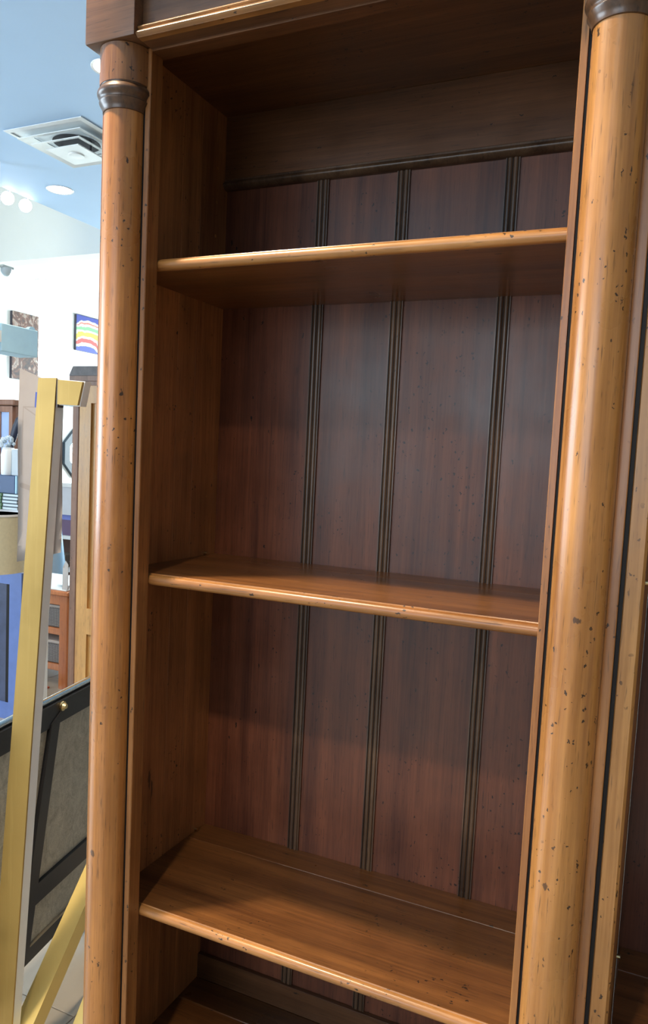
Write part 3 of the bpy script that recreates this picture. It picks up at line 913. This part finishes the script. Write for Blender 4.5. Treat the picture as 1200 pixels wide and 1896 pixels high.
b_ = g.n('ShaderNodeBump', inp={'Strength': 0.5, 'Distance': 0.004, 'Height': f})
t.links.new(b_.outputs[0], p.inputs['Normal'])
WICK = m
tb = empty('side_table', (-3.15, 3.05, 0))
obj('table_top', B((-3.62, -2.69, 2.78, 3.32, 0.628, 0.660), bevel=0.006), ORG, tb)
for x in (-3.60, -2.782):
    for y in (2.80, 3.22):
        obj('leg', prism([(x + 0.008, y), (x + 0.07, y), (x + 0.078, y + 0.008), (x + 0.078, y + 0.07), (x + 0.07, y + 0.078), (x + 0.008, y + 0.078), (x, y + 0.07), (x, y + 0.008)], 'Z', 0.0, 0.6275), ORG, tb)
obj('apron', B((-3.521, -2.783, 2.815, 2.84, 0.56, 0.6275)), ORG, tb)
obj('apron', B((-3.521, -2.783, 3.26, 3.285, 0.56, 0.6275)), ORG, tb)
for z in (0.345, 0.10):
    obj('lower_shelf', B((-3.60, -2.705, 2.85, 3.25, z, z + 0.045), bevel=0.003), ORG, tb)
tag(tb, 'orange-brown wooden table with open lower shelves, between the gold leg and the armoire', 'table')
for z, lab in ((0.391, 'grey wicker basket on the upper shelf of the orange table'), (0.146, 'grey wicker basket on the lower shelf of the orange table')):
    o = empty('wicker_basket', (-3.0, 3.05, z))
    obj('body', B((-3.25, -2.80, 2.86, 3.23, z, z + 0.135), bevel=0.008), WICK, o)
    obj('rim', B((-3.256, -2.794, 2.853, 3.236, z + 0.1355, z + 0.155), bevel=0.004), plain('pale_wicker_rim', (0.45, 0.38, 0.33), 0.7), o)
    tag(o, lab, 'basket', 'wicker baskets under the table')
RUG = plain('patterned_grey_rug', (0.45, 0.44, 0.46), 0.9, vary=0.4, scale=26)
o = empty('rug', (-3.1, 3.0, 0))
obj('pile', B((-3.85, -2.86, 2.62, 2.778, 0.0003, 0.012)), RUG, o)
obj('border', B((-3.85, -2.83, 2.60, 2.6195, 0.0003, 0.010), (-2.8595, -2.83, 2.62, 2.778, 0.0003, 0.010)), plain('red_rug_border', (0.5, 0.12, 0.06), 0.9), o)
tag(o, 'patterned grey rug with a red border in front of the orange table', 'rug')

# things on the table
WHT = plain('white_ceramic', (0.86, 0.9, 0.92), 0.2)
o = obj('table_runner', B((-3.30, -2.72, 2.80, 3.28, 0.6605, 0.668), bevel=0.002), plain('white_linen', (0.85, 0.88, 0.88), 0.8))
tag(o, 'white linen runner lying on the orange table', 'cloth')
o = obj('plate', lathe([(0.0, 0.0), (0.05, 0.0), (0.085, 0.014), (0.088, 0.017), (0.05, 0.007), (0.0, 0.006)], (-2.82, 2.95, 0.6685), seg=28), WHT)
tag(o, 'white plate on the linen runner of the orange table', 'plate')
o = obj('dish', lathe([(0.0, 0.0), (0.04, 0.0), (0.07, 0.035), (0.072, 0.038), (0.06, 0.034), (0.0, 0.012)], (-2.82, 3.16, 0.6685), seg=28), plain('black_glaze_dish', (0.02, 0.025, 0.03), 0.3))
tag(o, 'small black dish behind the white plate on the orange table', 'dish')
o = empty('price_tag', (-2.74, 2.79, 0.6682))
obj('card', prism([(-2.762, 0.6685), (-2.716, 0.6685), (-2.714, 0.836), (-2.738, 0.862), (-2.760, 0.815)], 'Y', 2.806, 2.809), PAPER, o)
obj('stand', B((-2.750, -2.728, 2.8095, 2.83, 0.6683, 0.690)), plain('grey_clip', (0.4, 0.4, 0.42), 0.4), o)
tag(o, 'pointed paper price tag standing on the orange table', 'tag')

# ------------------------------------------------------------------ far white shelving
ws = empty('shelf_unit', (-4.75, 5.2, 0))
WSH = plain('white_shelf_paint', (0.82, 0.87, 0.90), 0.5)
obj('side', B((-5.25, -5.21, 5.0, 5.35, 0, 1.24)), WSH, ws)
obj('side', B((-4.34, -4.30, 5.0, 5.35, 0, 1.24)), WSH, ws)
obj('back', B((-5.21, -4.34, 5.33, 5.35, 0, 1.24)), plain('brown_shelf_back', (0.16, 0.09, 0.07), 0.6), ws)
for z0, z1 in ((1.20, 1.24), (0.665, 0.70), (0.33, 0.36), (0.05, 0.09)):
    obj('shelf', B((-5.209, -4.341, 4.99, 5.329, z0, z1)), WSH, ws)
obj('front_panel', B((-5.209, -4.341, 5.0, 5.02, 0.915, 1.199)), plain('pale_lilac_panel', (0.66, 0.70, 0.78), 0.5), ws)
tag(ws, 'white shelf unit with a pale upper panel, far behind the orange table', 'shelf')
o = empty('storage_box', (-4.75, 5.12, 0.7005))
obj('body', B((-4.98, -4.60, 5.04, 5.22, 0.7005, 0.86)), plain('mauve_box', (0.16, 0.10, 0.20), 0.5), o)
obj('lid', B((-4.985, -4.595, 5.035, 5.225, 0.8605, 0.913)), plain('periwinkle_lid', (0.20, 0.26, 0.72), 0.4), o)
tag(o, 'periwinkle-lidded box on the far white shelf unit', 'box')
o = obj('bowl', lathe([(0.0, 0), (0.03, 0), (0.08, 0.06), (0.083, 0.062), (0.07, 0.055), (0.0, 0.012)], (-4.72, 5.14, 0.3605), seg=24), WHT)
tag(o, 'white bowl on the low shelf of the far white unit', 'bowl')
o = obj('basket', B((-4.72 - .2, -4.72 - .09, 5.05, 5.2, 0.3605, 0.50), bevel=0.01), WICK)
tag(o, 'small grey basket beside the white bowl on the far shelf', 'basket')
o = empty('floor_vase', (-4.33, 4.42, 0))
obj('body', lathe([(0.0, 0), (0.14, 0), (0.145, 0.02), (0.105, 0.47), (0.05, 0.95), (0.035, 1.02), (0.0, 1.02)], (-4.36, 4.42, 0), seg=28), plain('pale_blue_glaze', (0.38, 0.62, 0.88), 0.25), o)
obj('lip', lathe([(0.036, 1.0205), (0.042, 1.03), (0.034, 1.035), (0.0, 1.03)], (-4.36, 4.42, 0), seg=28), WHT, o)
tag(o, 'tall tapering pale blue floor vase in front of the far white shelf unit', 'vase')

# octagonal dark mirror on the far wall
o = empty('mirror', (-6.19, 6.75, 1.5))
bm = bmesh.new()
ro, ri = 0.345, 0.245
for (x0_, x1_) in ((-6.199, -6.15),):
    ring = []
    for r in (ro, ri):
        for x in (x0_, x1_):
            ring.append([bm.verts.new((x, 6.79 + r * math.cos(math.pi / 8 + k * math.pi / 4), 1.53 + r * math.sin(math.pi / 8 + k * math.pi / 4))) for k in range(8)])
    for a, b in ((0, 1), (1, 3), (3, 2), (2, 0)):
        for k in range(8):
            bm.faces.new((ring[a][k], ring[a][(k + 1) % 8], ring[b][(k + 1) % 8], ring[b][k]))
obj('frame', bm, plain('dark_teal_frame', (0.012, 0.025, 0.04), 0.5), o, ang=20)
obj('glass', disc_cyl((-6.199, 6.79, 1.53), (1, 0, 0), 0.25, 0.01, seg=8), plain('mirror_glass', (0.75, 0.88, 0.9), 0.1, 0.8), o)
tag(o, 'dark octagonal framed mirror on the far wall, beside the armoire', 'mirror')
o = obj('picture_ledge', B((-6.199, -6.14, 6.25, 6.75, 2.125, 2.145)), plain('teal_ledge', (0.12, 0.35, 0.45), 0.5))
tag(o, 'thin teal ledge on the far wall above the armoire', 'shelf')

# paintings on the far wall
m, t, p = nt('brown_abstract_paint')
g = N(t)
tc = g.n('ShaderNodeTexCoord').outputs['Object']
n1 = g.noise(tc, 5.0, 5, 0.6, 2.0)
cr = g.n('ShaderNodeValToRGB', inp={0: n1})
e = cr.color_ramp.elements
e[0].position, e[0].color = 0.36, (0.02, 0.014, 0.018, 1)
e[1].position, e[1].color = 0.72, (0.75, 0.70, 0.62, 1)
for pos, c in ((0.46, (0.055, 0.03, 0.025, 1)), (0.53, (0.13, 0.05, 0.03, 1)), (0.58, (0.32, 0.26, 0.22, 1)), (0.65, (0.09, 0.05, 0.045, 1))):
    x = e.new(pos)
    x.color = c
t.links.new(cr.outputs[0], p.inputs['Base Color'])
p.inputs['Roughness'].default_value = 0.6
BRART = m
m, t, p = nt('bright_abstract_paint')
g = N(t)
tc = g.n('ShaderNodeTexCoord').outputs['Object']
sep = g.n('ShaderNodeSeparateXYZ', inp={0: g.vmath('ADD', tc, (0, 0.0, 0))})
ny = g.math('MULTIPLY_ADD', g.noise(tc, 6, 4), 0.45, sep.outputs[1])
h = g.math('SUBTRACT', g.math('ADD', sep.outputs[2], g.math('MULTIPLY', g.math('MULTIPLY', ny, ny), 1.2)), g.math('MULTIPLY', ny, 0.35))
cr = g.n('ShaderNodeValToRGB', inp={0: g.mapr(h, -0.02, 0.62)})
cr.color_ramp.interpolation = 'CONSTANT'
e = cr.color_ramp.elements
e[0].position, e[0].color = 0.0, (0.008, 0.025, 0.210, 1)
e[1].position, e[1].color = 0.62, (0.006, 0.019, 0.202, 1)
for pos, c in ((0.10, (0.315, 0.336, 0.336, 1)), (0.17, (0.315, 0.025, 0.021, 1)), (0.25, (0.315, 0.336, 0.344, 1)), (0.30, (0.357, 0.273, 0.021, 1)), (0.38, (0.336, 0.357, 0.315, 1)),
               (0.42, (0.105, 0.273, 0.126, 1)), (0.49, (0.357, 0.336, 0.315, 1)), (0.54, (0.336, 0.084, 0.050, 1)), (0.57, (0.336, 0.315, 0.336, 1))):
    x = e.new(pos)
    x.color = c
t.links.new(cr.outputs[0], p.inputs['Base Color'])
p.inputs['Roughness'].default_value = 0.55
BLART = m
EDGE = plain('dark_canvas_edge', (0.06, 0.06, 0.08), 0.6)
for (y0, y1, z0, z1, mt, lab) in ((5.60, 6.00, 2.37, 3.135, BRART, 'brown and white abstract painting, partly hidden by the pale hanging box'),
                                 (6.645, 7.25, 2.845, 3.29, BLART, 'vivid blue abstract painting with rainbow bands, beside the left column')):
    o = empty('painting', (-6.19, (y0 + y1) / 2, z0))
    obj('stretcher', B((-6.199, -6.165, y0, y1, z0, z1)), EDGE, o)
    obj('canvas', B((-6.1648, -6.160, y0, y1, z0, z1)), mt, o)
    tag(o, lab, 'painting')

# pale blue hanging box on a white pole, with a dome camera
PALE = plain('pale_blue_panel', (0.52, 0.80, 1.0), 0.5)
o = empty('display_pole', (-3.05, 2.47, 0))
obj('pole', disc_cyl((-3.02, 2.462, 0.0), (0, 0, 1), 0.022, ZC - 0.001, seg=20), WHITE_MET, o)
obj('foot', lathe([(0.0, 0.0), (0.08, 0), (0.08, 0.008), (0.03, 0.014), (0.0, 0.014)], (-3.02, 2.462, 0.0), seg=24), WHITE_MET, o)
tag(o, 'slim white pole at the left edge that carries the pale blue box', 'pole')
o = empty('sign_box', (-3.08, 2.65, 2.17))
obj('body', B((-3.16, -3.0, 2.498, 2.80, 2.177, 2.348), bevel=0.004), PALE, o)
obj('tab', disc_cyl((-3.03, 2.75, 2.335), (1, 0, 0), 0.032, 0.028, seg=20), PALE, o)
obj('bracket', B((-3.05, -3.0, 2.4855, 2.4975, 2.23, 2.30)), WHITE_MET, o)
tag(o, 'pale blue rectangular box hanging from the white pole', 'sign')
o = empty('dome_camera', (-3.0, 2.53, 2.68))
obj('bracket', B((-3.02, -2.98, 2.4845, 2.57, 2.682, 2.694)), plain('grey_bracket', (0.55, 0.65, 0.66), 0.4), o)
bm = lathe([(0.034, 0.0), (0.032, -0.02), (0.024, -0.036), (0.012, -0.045), (0.0, -0.047)], (-3.0, 2.528, 2.6815), seg=20)
obj('dome', bm, plain('smoked_dome', (0.65, 0.78, 0.85), 0.1), o)
tag(o, 'small grey dome camera on the white pole', 'camera')
